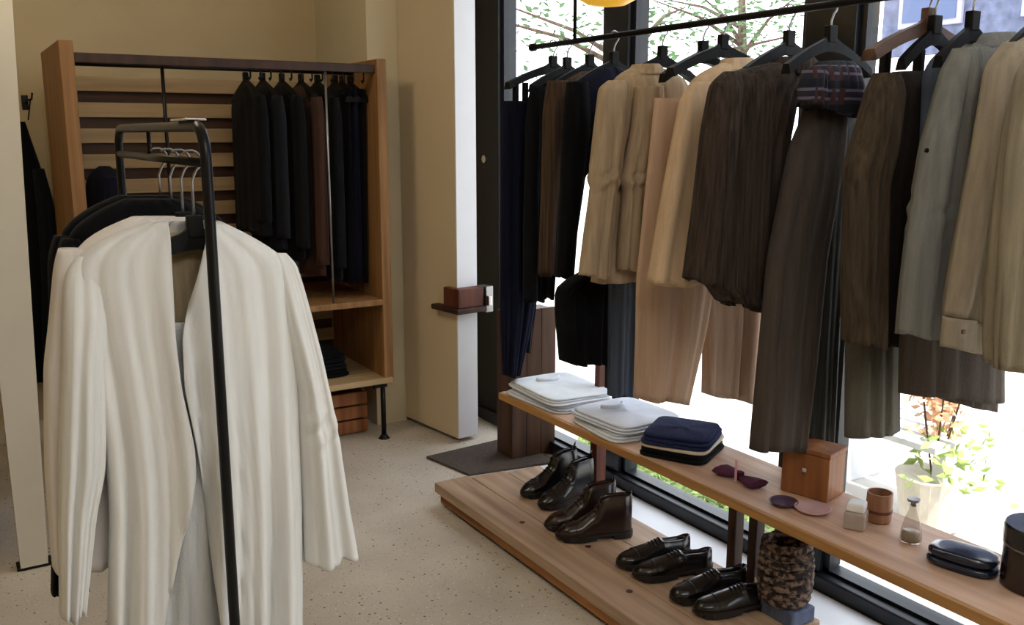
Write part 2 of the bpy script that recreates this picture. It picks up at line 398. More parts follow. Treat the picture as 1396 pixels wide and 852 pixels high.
# 2 black jacket
t = garment('jacket', 3.10, 'plain black jacket just left of the brown striped one', 'jacket', GR); hang(3.10, 'black hanger inside the plain black jacket')
loft('body', [(100, 765, 790, .05), (112, 742, 815, .08), (128, 728, 838, .1), (180, 724, 800, .1), (250, 724, 760, .1), (405, 722, 748, .1)], M['black'], t, 3.10, 3, .012, 5)
loft('sleeve', [(118, 724, 742, .04), (160, 718, 744, .06), (300, 714, 742, .06), (410, 714, 740, .06)], M['black'], t, 3.08, 4, .008, 2, n=32)
# 3 brown striped jacket
m = cloth('brown pinstripe wool', (74, 58, 46), .4, 120)
t = garment('jacket', 2.95, 'slim brown striped jacket between two near-black ones', 'jacket', GR); hang(2.95, 'black hanger inside the slim brown striped jacket')
loft('body', [(98, 790, 815, .05), (108, 768, 838, .08), (122, 752, 860, .1), (200, 746, 790, .1), (250, 742, 770, .1), (375, 737, 772, .1)], m, t, 2.95, 5, .012, 5)
loft('sleeve', [(110, 748, 772, .05), (150, 742, 772, .07), (372, 736, 762, .06)], m, t, 2.92, 6, .006, 2, n=32)
# 4 navy black jacket
t = garment('jacket', 2.80, 'black-navy jacket next to the tan jacket, on its far side', 'jacket', GR); hang(2.80, 'black hanger inside the black-navy jacket')
loft('body', [(92, 818, 842, .05), (104, 795, 868, .08), (122, 778, 884, .1), (180, 774, 860, .1), (240, 770, 790, .1), (300, 768, 776, .1), (378, 761, 774, .08)], M['navy'], t, 2.80, 7, .01, 4)
loft('sleeve', [(112, 774, 800, .05), (180, 768, 804, .07), (300, 764, 786, .07), (378, 760, 774, .06)], M['black'], t, 2.77, 8, .006, 2, n=32)
# 5 black top with flared hem
t = garment('skirt', 2.70, 'short black skirt showing under the hem of the tan jacket', 'skirt', GR)
loft('body', [(130, 835, 890, .04), (300, 810, 862, .05), (368, 806, 858, .06), (376, 796, 854, .08), (381, 758, 850, .1), (430, 758, 845, .1), (492, 764, 838, .1, 498)], M['ink'] if 0 else M['black'], t, 2.70, 9, .012, 4)
# 6 grey blue trousers leg
m = cloth('slate grey twill', (72, 80, 92))
t = garment('trousers', 2.63, 'slate grey trousers whose narrow leg hangs behind the tan jacket', 'trousers', GR)
loft('leg', [(130, 850, 905, .04), (370, 830, 868, .05), (538, 829, 860, .05)], m, t, 2.63, 10, .006, 2)
loft('leg', [(130, 852, 907, .04), (370, 836, 866, .05), (505, 836, 861, .05)], m, t, 2.66, 10, .006, 2)
# 7 tan jacket
m = cloth('tan linen', (172, 152, 126), .16, 60); M['tan'] = m
t = garment('jacket', 2.53, 'tan linen jacket with creased elbows, far half of the window rail', 'jacket', GR); hang(2.53, 'black hanger inside the tan linen jacket')
loft('body', [(90, 868, 892, .05), (98, 850, 915, .08), (112, 836, 935, .11), (200, 832, 938, .12), (300, 826, 930, .12), (383, 812, 918, .13, 386)], m, t, 2.53, 11, .012, 5, lean=0)
loft('sleeve', [(110, 830, 850, .03), (120, 818, 852, .06), (180, 812, 850, .09), (246, 804, 842, .09), (258, 806, 838, .075), (320, 797, 830, .08), (374, 790, 828, .08, 380)], m, t, 2.48, 12, .008, 3, n=40, nr=70, creases=((.5, .010),))
loft('sleeve', [(118, 868, 902, .06), (180, 862, 902, .08), (246, 848, 888, .09), (260, 852, 884, .07), (330, 846, 880, .08), (368, 844, 876, .08)], m, t, 2.45, 13, .008, 3, n=40, nr=70, creases=((.5, .012),))
loft('collar', [(88, 866, 894, .08), (94, 862, 900, .09), (102, 858, 896, .1)], m, t, 2.53, 14, .003, 2, nr=10)
# 8 tan trousers
m = cloth('pinkish tan canvas', (192, 162, 138), .1, 50)
t = garment('trousers', 2.33, 'wide pinkish tan trousers with splayed legs over the bright pavement', 'trousers', GR); hang(2.33, 'black hanger over the wide pinkish tan trousers')
loft('leg', [(134, 894, 950, .05), (250, 882, 965, .07), (385, 868, 972, .08), (450, 867, 962, .07), (542, 864, 938, .07, 550)], m, t, 2.33, 15, .007, 3)
loft('leg', [(136, 930, 1000, .05), (250, 940, 1030, .07), (400, 958, 1046, .08), (440, 962, 1042, .07), (536, 961, 1030, .07, 550)], m, t, 2.37, 16, .007, 3)
# 9 peach jacket
m = cloth('light peach cotton', (208, 180, 148), .12, 50)
t = garment('jacket', 2.19, 'light peach jacket beside the dark striped brown shirt', 'jacket', GR); dup_hanger(hb, (RX, 2.24, RZ), 'wide black hanger whose end pokes out beside the light peach jacket', GW)
loft('body', [(84, 992, 1016, .05), (94, 965, 1038, .08), (108, 945, 1058, .1), (140, 930, 1062, .11), (300, 908, 1060, .12), (386, 892, 1050, .12, 392)], m, t, 2.19, 17, .012, 5)
loft('sleeve', [(112, 945, 968, .03), (136, 931, 970, .07), (250, 912, 950, .08), (384, 890, 934, .08, 390)], m, t, 2.14, 18, .008, 2, n=40)
loft('collar', [(80, 990, 1020, .08), (90, 984, 1028, .09), (97, 978, 1024, .1)], m, t, 2.19, 19, .003, 2, nr=10)
# 10 brown striped shirt
m = cloth('dark brown stripe', (62, 52, 46), .5, 110)
t = garment('shirt', 1.97, 'dark brown fine-striped shirt with a curved hem, middle of the window rail', 'shirt', GR); hang(1.97, 'black hanger inside the dark brown striped shirt')
loft('body', [(84, 1058, 1098, .06), (92, 1010, 1115, .1), (106, 990, 1104, .12), (120, 988, 1082, .13), (150, 984, 1076, .13), (200, 978, 1066, .13), (300, 972, 1062, .13), (392, 966, 1056, .13, 420), (412, 985, 1046, .12, 424)], m, t, 1.97, 20, .014, 6, n=88)
loft('sleeve', [(98, 988, 1006, .03), (114, 972, 1008, .07), (180, 962, 1000, .09), (300, 950, 984, .09), (380, 939, 975, .09, 390)], m, t, 1.92, 21, .008, 3, n=40)
loft('collar', [(78, 1060, 1100, .10), (86, 1054, 1104, .11), (102, 1062, 1096, .11)], m, t, 1.96, 22, .003, 2, nr=12, cap_top=False)
# 11 dark trousers
m = cloth('grey brown flannel', (76, 68, 62), .14, 60)
t = garment('trousers', 1.82, 'long grey-brown trousers in the middle, one leg almost down to the bench', 'trousers', GR); hang(1.82, 'black hanger above the grey-brown trousers')
loft('leg', [(135, 1106, 1150, .06), (165, 1096, 1150, .08), (200, 1081, 1148, .09), (350, 1050, 1124, .08), (500, 1036, 1108, .08), (612, 1026, 1094, .08, 610)], m, t, 1.82, 23, .007, 3)
loft('leg', [(140, 1110, 1168, .06), (200, 1112, 1158, .08), (350, 1106, 1142, .08), (480, 1100, 1136, .07), (610, 1096, 1130, .07)], cloth('dark grey green flannel', (62, 64, 62), .3, 60), t, 1.86, 24, .007, 3)
loft('waistband', [(128, 1098, 1166, .085), (146, 1090, 1166, .095)], M['ink'], t, 1.83, 25, .002, 2, nr=6)
# plaid shirt
t = garment('shirt', 1.78, 'small dark plaid shirt bunched over the top of the grey-brown trousers', 'shirt', GR)
loft('body', [(84, 1118, 1160, .05), (94, 1106, 1168, .08), (120, 1100, 1170, .1), (150, 1102, 1166, .1, 160)], M['plaid'], t, 1.78, 26, .01, 5, nr=24)
loft('sleeve', [(96, 1098, 1122, .05), (120, 1092, 1120, .06), (140, 1092, 1112, .05)], M['plaid'], t, 1.74, 27, .006, 3, n=32, nr=16)
# navy trousers behind
t = garment('trousers', 1.90, 'navy trousers whose leg shows right behind the long grey-brown pair', 'trousers', GR)
loft('leg', [(140, 1120, 1180, .05), (250, 1112, 1160, .06), (400, 1112, 1142, .06), (500, 1106, 1134, .06)], M['navy'], t, 1.91, 28, .008, 3)
loft('leg', [(140, 1120, 1180, .05), (250, 1116, 1162, .06), (400, 1114, 1138, .06), (470, 1110, 1134, .06)], M['navy'], t, 1.94, 28, .008, 3)
# 12 brown jacket
hbr = make_hanger((RX, 1.52, RZ), 'wide brown wooden hanger arching above the brown waistcoat', GW, M['hang_brown'], width=.43, drop=.098)
m = cloth('brown herringbone', (74, 63, 50), .35, 90); m2 = cloth('dark chocolate wool', (50, 42, 38), .3, 90)
t = garment('jacket', 1.60, 'brown wool jacket with a darker front, hung below a wide brown wooden hanger', 'jacket', GR)
loft('body', [(98, 1222, 1268, .06), (112, 1206, 1290, .1), (130, 1200, 1296, .12), (250, 1196, 1290, .12), (380, 1188, 1280, .12), (466, 1186, 1272, .12)], m2, t, 1.60, 29, .012, 5)
loft('sleeve', [(100, 1196, 1222, .05), (124, 1188, 1226, .08), (200, 1168, 1216, .09), (236, 1155, 1208, .09), (250, 1160, 1204, .08), (380, 1157, 1198, .08), (466, 1160, 1196, .08, 470)], m, t, 1.54, 30, .009, 3, n=40)
for dx in (1206, 1252):
    p = ony(dx, 92, 1.58); G().box((p.x - .010, p.y - .012, p.z - .03), (p.x + .010, p.y + .012, p.z + .045)).obj('clip', M['hang_black'], t, bevel=.003)
# olive leg below
m = cloth('olive grey twill', (96, 92, 82), .12)
t = garment('trousers', 1.66, 'olive grey trousers hanging out below the brown wool jacket', 'trousers', GR)
loft('leg', [(150, 1200, 1250, .05), (400, 1160, 1228, .07), (470, 1155, 1222, .07), (596, 1154, 1222, .07, 586)], m, t, 1.66, 31, .005, 3)
loft('leg', [(150, 1205, 1255, .05), (400, 1166, 1228, .06), (470, 1160, 1220, .06), (580, 1160, 1218, .06)], cloth('brown inner cloth', (84, 66, 56)), t, 1.70, 31, .005, 3)
# 13 grey-blue shirts
m = cloth('blue grey chambray', (88, 98, 116), .12)
t = garment('shirt', 1.50, 'blue-grey chambray shirt peeking out behind the long grey shirt', 'shirt', GR); hang(1.50, 'black hanger inside the blue-grey chambray shirt', small=True)
loft('body', [(62, 1296, 1330, .05), (78, 1276, 1350, .08), (100, 1266, 1356, .1), (200, 1262, 1350, .1), (300, 1256, 1340, .1), (440, 1248, 1320, .1)], m, t, 1.50, 32, .008, 4)
m = cloth('grey washed cotton', (126, 126, 122), .16, 60)
t = garment('shirt', 1.40, 'long washed grey shirt, second shirt from the right edge', 'shirt', GR); hang(1.40, 'black hanger inside the long washed grey shirt', small=True)
loft('body', [(52, 1338, 1366, .06), (64, 1316, 1392, .1), (84, 1300, 1404, .12), (150, 1288, 1408, .13), (300, 1272, 1400, .13), (400, 1262, 1390, .13), (452, 1262, 1380, .13)], m, t, 1.40, 33, .014, 5)
loft('sleeve', [(66, 1306, 1332, .05), (96, 1294, 1330, .08), (200, 1268, 1318, .1), (300, 1250, 1308, .1), (400, 1238, 1296, .1), (456, 1234, 1284, .1, 458)], m, t, 1.34, 34, .010, 3, n=44, nr=70, creases=((.55, .006),))
loft('collar', [(46, 1336, 1370, .09), (54, 1328, 1378, .10), (66, 1322, 1372, .11)], m, t, 1.40, 35, .003, 2, nr=10)
buttons(t, 1.40, [(1262, 205)], M['hang_black'], .005, .11)
# 14 dark hem
m = cloth('dark olive brown twill', (78, 70, 62), .14)
t = garment('trousers', 1.46, 'folded dark olive-brown trousers below the long grey shirt', 'trousers', GR)
loft('leg', [(120, 1290, 1370, .06), (430, 1232, 1362, .07), (470, 1229, 1366, .08), (534, 1228, 1366, .08, 548)], m, t, 1.46, 36, .006, 4)
loft('leg', [(120, 1290, 1370, .06), (430, 1236, 1360, .07), (530, 1236, 1352, .07, 562)], m, t, 1.50, 37, .006, 4)
# 15 beige shirt with cuff
m = cloth('beige grey cotton', (158, 146, 128), .16, 60)
t = garment('shirt', 1.24, 'beige shirt with a buttoned cuff, second garment from the right edge', 'shirt', GR); hang(1.24, 'black hanger inside the beige shirt with the buttoned cuff', small=True)
loft('body', [(44, 1404, 1440, .06), (58, 1376, 1470, .1), (80, 1362, 1480, .12), (200, 1350, 1480, .13), (350, 1336, 1470, .13), (440, 1330, 1460, .13)], m, t, 1.24, 38, .014, 5)
loft('sleeve', [(58, 1374, 1404, .05), (90, 1356, 1402, .09), (200, 1340, 1394, .1), (330, 1318, 1378, .1), (420, 1300, 1366, .09), (436, 1297, 1360, .075)], m, t, 1.18, 39, .012, 4, n=48)
loft('cuff', [(434, 1294, 1354, .075), (474, 1291, 1346, .08, 483)], m, t, 1.175, 40, .003, 2, n=40, nr=10)
buttons(t, 1.24, [(1312, 452)], M['hang_brown'], .005, .105)
# 16 khaki jacket at the edge
m = cloth('khaki canvas', (148, 138, 118), .16, 60)
t = garment('jacket', 1.08, 'khaki jacket cut off by the right edge of the picture', 'jacket', GR); hang(1.08, 'black hanger inside the khaki jacket at the right edge', small=True)
loft('body', [(48, 1462, 1500, .06), (64, 1430, 1530, .1), (90, 1412, 1545, .12), (250, 1404, 1545, .13), (500, 1384, 1530, .13)], m, t, 1.08, 41, .014, 5)
loft('sleeve', [(64, 1424, 1456, .05), (96, 1402, 1456, .09), (200, 1386, 1446, .1), (330, 1374, 1434, .1), (450, 1366, 1424, .1), (500, 1364, 1420, .09)], m, t, 1.00, 42, .012, 4, n=48)

# ------------------------------------------------------------------ the pale coats on the near rack
PX = .437; PY = 1.83; RY1 = 2.82; rz = ony(270, 223, PY).z; tz = ony(265, 172, PY).z
rk = empty('garment_rack', (PX, PY, 0), 'black tube garment rack on the floor with pale coats, in the left foreground', 'rack')
def arc(c, r, a0, a1, n=6): return [Vector((c[0], c[1] + r * math.cos(a0 + (a1 - a0) * i / n), c[2] + r * math.sin(a0 + (a1 - a0) * i / n))) for i in range(n + 1)]
pts = [Vector((PX, PY, .03))] + arc((PX, PY + .06, tz - .06), .06, PI, PI / 2) + arc((PX, RY1 - .06, tz - .06), .06, PI / 2, 0) + [Vector((PX, RY1, .03))]
G().tube(pts, .0110, 14).obj('hoop', M['black_metal'], rk, smooth=True)
G().tube([(PX, PY, rz), (PX, RY1, rz)], .009, 12).obj('hanging_bar', M['black_metal'], rk, smooth=True)
yy = PX * 0 + 2.38
G().tube([(PX, yy, rz), (PX, yy, tz)], .005, 8).obj('stay', M['black_metal'], rk, smooth=True)
for y in (PY, RY1): G().tube([(PX - .25, y, .02), (PX + .25, y, .02)], .0125, 12).obj('foot_bar', M['black_metal'], rk, smooth=True)
G().box((PX - .02, PY + .06, tz + .011), (PX + .02, PY + .20, tz + .016)).obj('bar_glint', M['chrome'], rk, bevel=.002)  # chrome plate added to imitate a highlight on the top bar
RG = 'hangers on the near rack'
CYn = 1.96
def rack_hanger(Y, lab): return make_hanger((PX, Y, rz + .006), lab, RG, M['hang_black'], width=.42, drop=.17)
h1 = rack_hanger(CYn, 'black hanger inside the front ivory coat')
for i, y in enumerate((2.06, 2.17, 2.29)):
    dup_hanger(h1, (PX, y, rz + .006), ['black hanger inside the white shirt behind the ivory coat', 'black hanger inside the first black jacket of the near rack', 'black hanger inside the farthest black jacket of the near rack'][i])
mi = cloth('ivory wool', (228, 227, 223), .05, 40, bump=.06); mw = cloth('white cotton', (232, 226, 222), .04, 30, bump=.06)
t = garment('coat', CYn, 'ivory open-front wool coat hanging foremost on the near rack', 'coat', 'clothes on the near rack', PX, rz)
Yc = CYn
body = [(302, 204, 300, .05, None, 226, 288), (312, 172, 322, .07, None, 226, 280), (330, 130, 356, .09, None, 226, 272), (352, 104, 388, .10, None, 226, 266), (380, 100, 398, .11, None, 227, 258),
        (450, 112, 403, .12, None, 229, 239), (520, 128, 406, .12, None, 237, 241), (600, 142, 408, .12, None, 255, 259), (640, 146, 410, .12, None, 256, 268), (700, 150, 412, .12, None, 244, 276), (852, 148, 412, .13, None, 214, 290), (1020, 146, 414, .14, None, 180, 304)]
loft('body', body, mi, t, Yc, 50, .017, 6.5, n=160, nr=80)
loft('sleeve', [(350, 106, 128, .02), (366, 92, 142, .035), (390, 87, 149, .055), (430, 85, 150, .08), (500, 84, 142, .1), (600, 80, 143, .1), (640, 80, 142, .09), (700, 80, 130, .08), (838, 82, 116, .075, 834)], mi, t, Yc - .008, 51, .008, 1.8, n=64, nr=64)
loft('sleeve', [(346, 372, 390, .02), (360, 372, 403, .035), (390, 376, 412, .055), (430, 382, 422, .08), (480, 392, 434, .1), (535, 404, 446, .1), (575, 406, 455, .1), (680, 412, 471, .095), (767, 415, 485, .09, 753)], mi, t, Yc - .012, 52, .008, 1.8, n=64, nr=90, creases=((.54, .008),))
loft('inner_panel', [(440, 205, 290, .02), (620, 200, 300, .03), (852, 190, 310, .04), (1010, 180, 315, .04)], cloth('grey ivory lining', (204, 205, 204), .06), t, Yc - .012, 55, .006, 3)
loft('lining', [(318, 196, 310, .01), (450, 190, 320, .02), (640, 190, 310, .02)], M['lining'], t, Yc + .03, 56, .004, 3, n=40)
t = garment('shirt', 2.06, 'white shirt right behind the ivory coat, only its left shoulder and sleeve showing', 'shirt', 'clothes on the near rack', PX, rz)
loft('body', [(296, 180, 262, .05), (310, 144, 300, .09), (330, 112, 330, .11), (352, 98, 352, .12), (500, 96, 362, .13), (700, 90, 362, .13), (770, 90, 360, .13)], mw, t, 2.06, 57, .014, 6)
loft('sleeve', [(340, 80, 112, .06), (362, 74, 122, .09), (450, 66, 112, .1), (500, 60, 110, .1), (640, 61, 112, .1), (774, 72, 104, .09)], mw, t, 2.03, 58, .008, 3, n=40)
for i, (y, c, L) in enumerate(((2.17, -4, 'black jacket third in line on the near rack, behind the white shirt'), (2.29, -14, 'black jacket hanging farthest back on the near rack'))):
    t = garment('jacket', y, L, 'jacket', 'clothes on the near rack', PX, rz)
    loft('body', [(272 - i * 5, 172 + c, 245, .05), (286 - i * 5, 138 + c, 282, .08), (314 - i * 5, 100 + c, 312, .1), (346, 92 + c, 330, .11), (500, 96 + c + i * 10, 335, .12), (700, 96, 330, .12)], M['black'], t, y, 60 + i, .012, 5)
    loft('sleeve', [(326 - i * 4, 88 + c, 112 + c, .05), (350, 79 + c, 112, .08), (480, 76 + c + i * 8, 106, .08), (640, 74 + i * 6, 110, .08), (806, 70 + i * 2, 122, .07)], M['black'], t, y - .02, 62 + i, .008, 3, n=40)

# ------------------------------------------------------------------ open shelving unit at the back
UY = 4.24; UD = .72; UL0, UL1 = .46, .515; UR0, UR1 = 1.835, 1.885; UZ = 1.90
un = empty('shelving_unit', (1.17, UY, 0), 'open oak shelving unit with a slatted back and a clothes rail, in the alcove', 'shelving unit')
for x0, x1, s in ((UL0, UL1, 1), (UR0, UR1, 0)):
    g = G().prism([(x0, UY, .32 if not s else 0), (x0, UY + UD, .32 if not s else 0), (x0, UY + UD, UZ + .02 * s), (x0, UY, UZ + .02 * s)], (x1 - x0, 0, 0))
    g.obj('side_panel', M['unit_wood'], un, bevel=.004)
for yb in (UY + UD + .018,):
    G().box((UL1, yb, .3), (UR0, yb + .012, 1.80)).obj('back_board', M['unit_gap_shade'], un)
for i in range(13):
    z = 1.785 - i * .123
    if z < .36: break
    G().box((UL1 - .01, UY + UD - .012, z - .035), (UR0 + .01, UY + UD + .01, z + .035)).obj('slat', M['unit_slat'], un, bevel=.003)
G().box((UL1, UY + .02, 1.835), (UR0, UY + .05, 1.875)).obj('top_rail', M['dark_wood'], un, bevel=.004)
G().tube([(UL1, UY + .30, 1.85), (UR0, UY + .30, 1.85)], .011, 12).obj('clothes_rail', M['black_metal'], un, smooth=True)
G().box((UL1, UY, .705), (UR0, UY + UD, .735)).obj('shelf', M['unit_wood'], un, bevel=.004)
G().box((UL1 - .05, UY - .01, .30), (UR1 - .01, UY + UD, .33)).obj('shelf', M['unit_slat'], un, bevel=.004)
for x in (UL1 + .03, UR0 + .0):
    for y in (UY + .03, UY + UD - .05):
        lg = G().tube([(x, y, .30), (x, y, .02)], .013, 10).obj('leg', M['black_metal'], un, smooth=True)
        G().tube([(x, y, .02), (x, y, 0)], [.016, .03], 14).obj('foot', M['black_metal'], lg)
        G().box((x - .05, y - .012, .275), (x + .02, y + .012, .30)).obj('bracket', M['black_metal'], lg)
xr = ony(447, 200, UY + .03).x
G().tube([(xr, UY + .03, .735), (xr, UY + .03, 1.84)], .006, 8).obj('divider_rod', M['steel'], un, smooth=True)
xr = ony(222, 100, UY + .05).x
G().tube([(xr, UY + .06, 1.84), (xr, UY + .06, 1.2)], .008, 8).obj('hanging_rod', M['black_metal'], un, smooth=True)
hy = UY + .30; UH = 'hangers on the oak unit rail'
h2 = None
def unit_item(px, kind, label, m, zb, w=.44, th=.075, seed=0, hl=None):
    global h2
    x = ony(px, 150, hy).x
    if h2 is None: h2 = make_hanger((x, hy, 1.85), hl, UH, M['hang_black'], axis='y', width=.38, drop=.07)
    else: dup_hanger(h2, (x, hy, 1.85), hl)
    e = empty(kind, (x, hy, 1.85), label, kind, 'clothes in the oak shelving unit')
    ww = w / 2
    if kind == 'jacket':
        loft('body', [(1.775, -.05, .05, .04), (1.75, -.12, .12, .06), (1.70, -ww, ww, th), (1.3, -ww, ww, th * 1.1), (zb, -ww, ww, th * 1.2)], m, e, None, seed, .008, 4, n=48, nr=24, axis='y')
        loft('sleeve', [(1.72, -ww - .03, -ww + .05, .04), (1.65, -ww - .05, -ww + .07, .06), (zb + .06, -ww - .03, -ww + .07, .06)], m, e, None, seed + 1, .005, 3, n=28, nr=20, axis='y')
    else:
        loft('leg', [(1.76, -ww, ww, th * .6), (1.66, -ww, ww, th), (zb, -ww * .8, ww * .8, th)], m, e, None, seed, .007, 4, n=48, nr=24, axis='y')
        loft('waistband', [(1.765, -ww - .004, ww + .004, th * .7), (1.725, -ww - .004, ww + .004, th * .95)], m, e, None, seed, .002, 2, n=40, nr=6, axis='y')
dk = [M['black'], M['ink'], M['black'], cloth('dark brown wool', (66, 46, 38), .3), M['black']]
names = ['near-black jacket leftmost on the unit rail', 'charcoal jacket second from the left on the unit rail', 'near-black jacket just left of the dark brown one', 'dark brown jacket on the unit rail', 'near-black jacket squeezed between the dark brown one and the steel rod']
for i, (px, zb) in enumerate(((337, 1.08), (360, 1.0), (386, .95), (412, .86), (434, .84))):
    unit_item(px, 'jacket', names[i], dk[i], zb, seed=80 + 3 * i, hl='hanger of the ' + names[i])
names = ['black trousers just right of the steel rod in the unit', 'navy trousers second right of the steel rod in the unit', 'black trousers in the middle of the right-hand bunch', 'navy trousers second from the right post of the unit', 'black trousers next to the right post of the unit']
for i, px in enumerate((458, 468, 478, 488, 498)):
    unit_item(px, 'trousers', names[i], (M['black'], M['navy'])[i % 2], .80, w=.36, th=.05, seed=100 + 3 * i, hl='hanger of the ' + names[i])
# dark jacket low on the left of the unit
x = .62
e = empty('jacket', (.66, 4.70, 1.42), 'dark jacket hanging low at the left end of the slatted unit', 'jacket', 'clothes in the oak shelving unit')
loft('body', [(1.40, -.04, .04, .04), (1.38, -.12, .12, .10), (1.34, -.19, .19, .15), (.95, -.19, .19, .18), (.76, -.19, .19, .18)], M['navy'], e, None, 120, .01, 4, n=48, nr=24, axis='y', lean=.0)
loft('sleeve', [(1.36, -.20, -.12, .05), (1.3, -.23, -.13, .07), (.82, -.22, -.12, .07)], M['navy'], e, None, 121, .006, 3, n=28, nr=20, axis='y')
# rows of hooks above the clothes
for i in range(12):
    xx = ony(340 + i * 14, 100, UY + .05).x
    G().tube([(xx, UY + .035, 1.835), (xx, UY + .035, 1.80), (xx, UY + .055, 1.79), (xx, UY + .065, 1.80)], .0045, 6).obj('peg', M['black_metal'], un, smooth=True)

def folded(name, loc, size, rz, m, label, cat='shirt', group=None, seed=0, collar=True, mc=None, layers=3):
    """folded garment: stacked rounded layers, wavy edges"""
    e = empty(name, loc, label, cat, group); rnd = random.Random(seed); sx, sy, sz = size; e.rotation_euler.z = rz
    n = 48
    for L_ in range(layers):
        g = G(); v = []; f = []; h = sz / layers; z0 = L_ * h
        k = 1 - .035 * L_ ; ox, oy = rnd.uniform(-.004, .004), rnd.uniform(-.004, .004)
        prof = [(0.02, 0), (.93, 0), (.985, .18), (1, .5), (.985, .82), (.93, 1), (.6, 1.04), (.02, 1.08)]
        for r, zq in prof:
            for i in range(n):
                a = 2 * PI * i / n; c, s = math.cos(a), math.sin(a)
                rr = (abs(c) ** 7 + abs(s) ** 7) ** (-1 / 7)
                wob = 1 + .012 * math.sin(3 * a + seed + L_) 
                z = z0 + zq * h * (1 + .12 * math.sin(2 * a + seed * 1.3 + L_)) * .98 + (.004 * math.sin(5 * a + seed) * r if zq > 1 else 0)
                v.append((ox + c * rr * r * sx / 2 * k * wob, oy + s * rr * r * sy / 2 * k * wob, z))
        for j in range(len(prof) - 1):
            for i in range(n): f.append((j * n + i, j * n + (i + 1) % n, (j + 1) * n + (i + 1) % n, (j + 1) * n + i))
        f += [tuple(range(n)), tuple(range((len(prof) - 1) * n, len(prof) * n))]
        me_o = mesh_obj('fold', v, f, m, None, smooth=True); me_o.parent = e
    if collar:
        z = sz * 1.06; x0 = sx * .30
        pts = [(x0 + .05 * math.cos(a), .055 * math.sin(a), z + .004) for a in [PI * (.6 + i * .8 / 8) for i in range(9)]]
        c = G().tube(pts, .007, 8).obj('collar', mc or m, None, smooth=True); c.parent = e
    return e
p = ony(475, 505, UY + .3)
for i in range(3):
    folded('folded_jumper', (1.50 + .01 * i, UY + .3, .331 + .038 * i), (.42 - .03 * i, .36, .036), 0, (M['black'], M['ink'], M['black'])[i],
           ('black folded jumper at the bottom of the pile on the lowest unit shelf', 'charcoal folded jumper in the middle of the pile on the lowest unit shelf', 'black folded jumper on top of the pile on the lowest unit shelf')[i], 'jumper', 'jumpers on the lowest unit shelf', 130 + i, False, layers=2)
# wooden crate below the unit
cr = empty('wooden_crate', (1.50, 4.62, 0), 'amber wooden crate on the floor under the shelving unit', 'crate')
for i in range(3): G().box((1.2, 4.40, .012 + i * .075), (1.80, 4.42, .077 + i * .075)).obj('plank', M['amber_wood'], cr, bevel=.003)
for i in range(3): G().box((1.2, 4.88, .012 + i * .075), (1.80, 4.90, .077 + i * .075)).obj('plank', M['amber_wood'], cr, bevel=.003)
for x in (1.2, 1.78):
    G().box((x, 4.421, .0), (x + .02, 4.879, .235)).obj('end_board', M['amber_wood'], cr, bevel=.003)
G().box((1.221, 4.421, 0), (1.779, 4.879, .012)).obj('base', M['amber_wood'], cr)

# coat on the back-wall hook
hk = empty('wall_hook', (.26, YB, 1.75), 'small dark metal coat hook on the back wall left of the unit', 'hook')
p = ony(35, 138, YB - .05)
hk.location = (p.x, YB, p.z)
G().tube([(p.x, YB, p.z), (p.x, YB - .05, p.z), (p.x + .025, YB - .07, p.z + .01), (p.x + .03, YB - .07, p.z + .04)], .005, 8).obj('prong', M['black_metal'], hk, smooth=True)
G().box((p.x - .015, YB - .006, p.z - .04), (p.x + .015, YB, p.z + .03)).obj('plate', M['black_metal'], hk, bevel=.002)
t = garment('coat', YB - .09, 'long black coat hanging from the back-wall hook beside the white wall end', 'coat', None, p.x, p.z)
G().tube([(p.x + .02, YB - .07, p.z + .01), (p.x, YB - .09, p.z - .09)], .003, 6).obj('loop', M['black'], t)
loft('body', [(166, 26, 34, .03), (190, 18, 42, .08), (230, 10, 56, .1), (270, 4, 68, .12), (330, 0, 78, .12), (420, -5, 80, .12), (520, -5, 76, .12)], M['black'], t, YB - .09, 140, .012, 4)
loft('sleeve', [(230, 44, 60, .05), (280, 50, 74, .07), (400, 58, 82, .08), (490, 58, 80, .07)], M['ink'], t, YB - .15, 141, .006, 3, n=32)

# brown cabinet at the far left
cb = empty('low_cabinet', (-.15, 3.95, 0), 'dark brown low cabinet at the left edge behind the white wall end', 'cabinet')
G().box((-.6, 3.80, .04), (.06, 4.25, .95)).obj('body', M['brown_box'], cb, bevel=.004)
G().box((-.62, 3.78, .95), (.08, 4.27, .975)).obj('top', M['dark_wood'], cb, bevel=.003)
G().box((-.58, 3.83, 0), (.04, 4.22, .04)).obj('plinth', M['rubber'], cb)
for x in (-.59, -.265):
    dd = G().box((x, 3.782, .06), (x + .315, 3.80, .93)).obj('door', M['brown_box'], cb, bevel=.003)
    G().tube([(x + .28, 3.775, .6), (x + .28, 3.76, .6)], .01, 10).obj('knob', M['steel'], dd)

# ------------------------------------------------------------------ platform and bench
pl = empty('display_platform', (1.93, 2.0, 0), 'low worn timber platform on the floor carrying the shoes', 'platform')
PX0, PX1, PY0, PY1 = 1.66, 2.15, 1.72, 3.345
bw = (PX1 - PX0) / 3
for i in range(3):
    x0 = PX0 + i * bw
    yo = (.0, -.03, -.055)[i]
    G().box((x0 + .0012, PY0, .058), (x0 + bw - .0012, PY1 + yo, .1)).obj('plank', M['plat_wood'], pl, bevel=.003)
G().box((PX0 + .012, PY0, .018), (PX0 + .045, PY1 - .03, .058)).obj('edge_beam', M['plat_edge'], pl, bevel=.004)
G().box((PX0 + .06, PY0, 0), (PX1 - .03, PY1 - .10, .058)).obj('base', M['dark_wood'], pl)
for px, py in ((712, 712), (858, 806), (925, 775 + 8), (802, 745)):
    q = onz(px, py, .1); G().tube([(q.x, q.y, .0985), (q.x, q.y, .1012)], .011, 12).obj('knot', M['dark_wood'], pl)

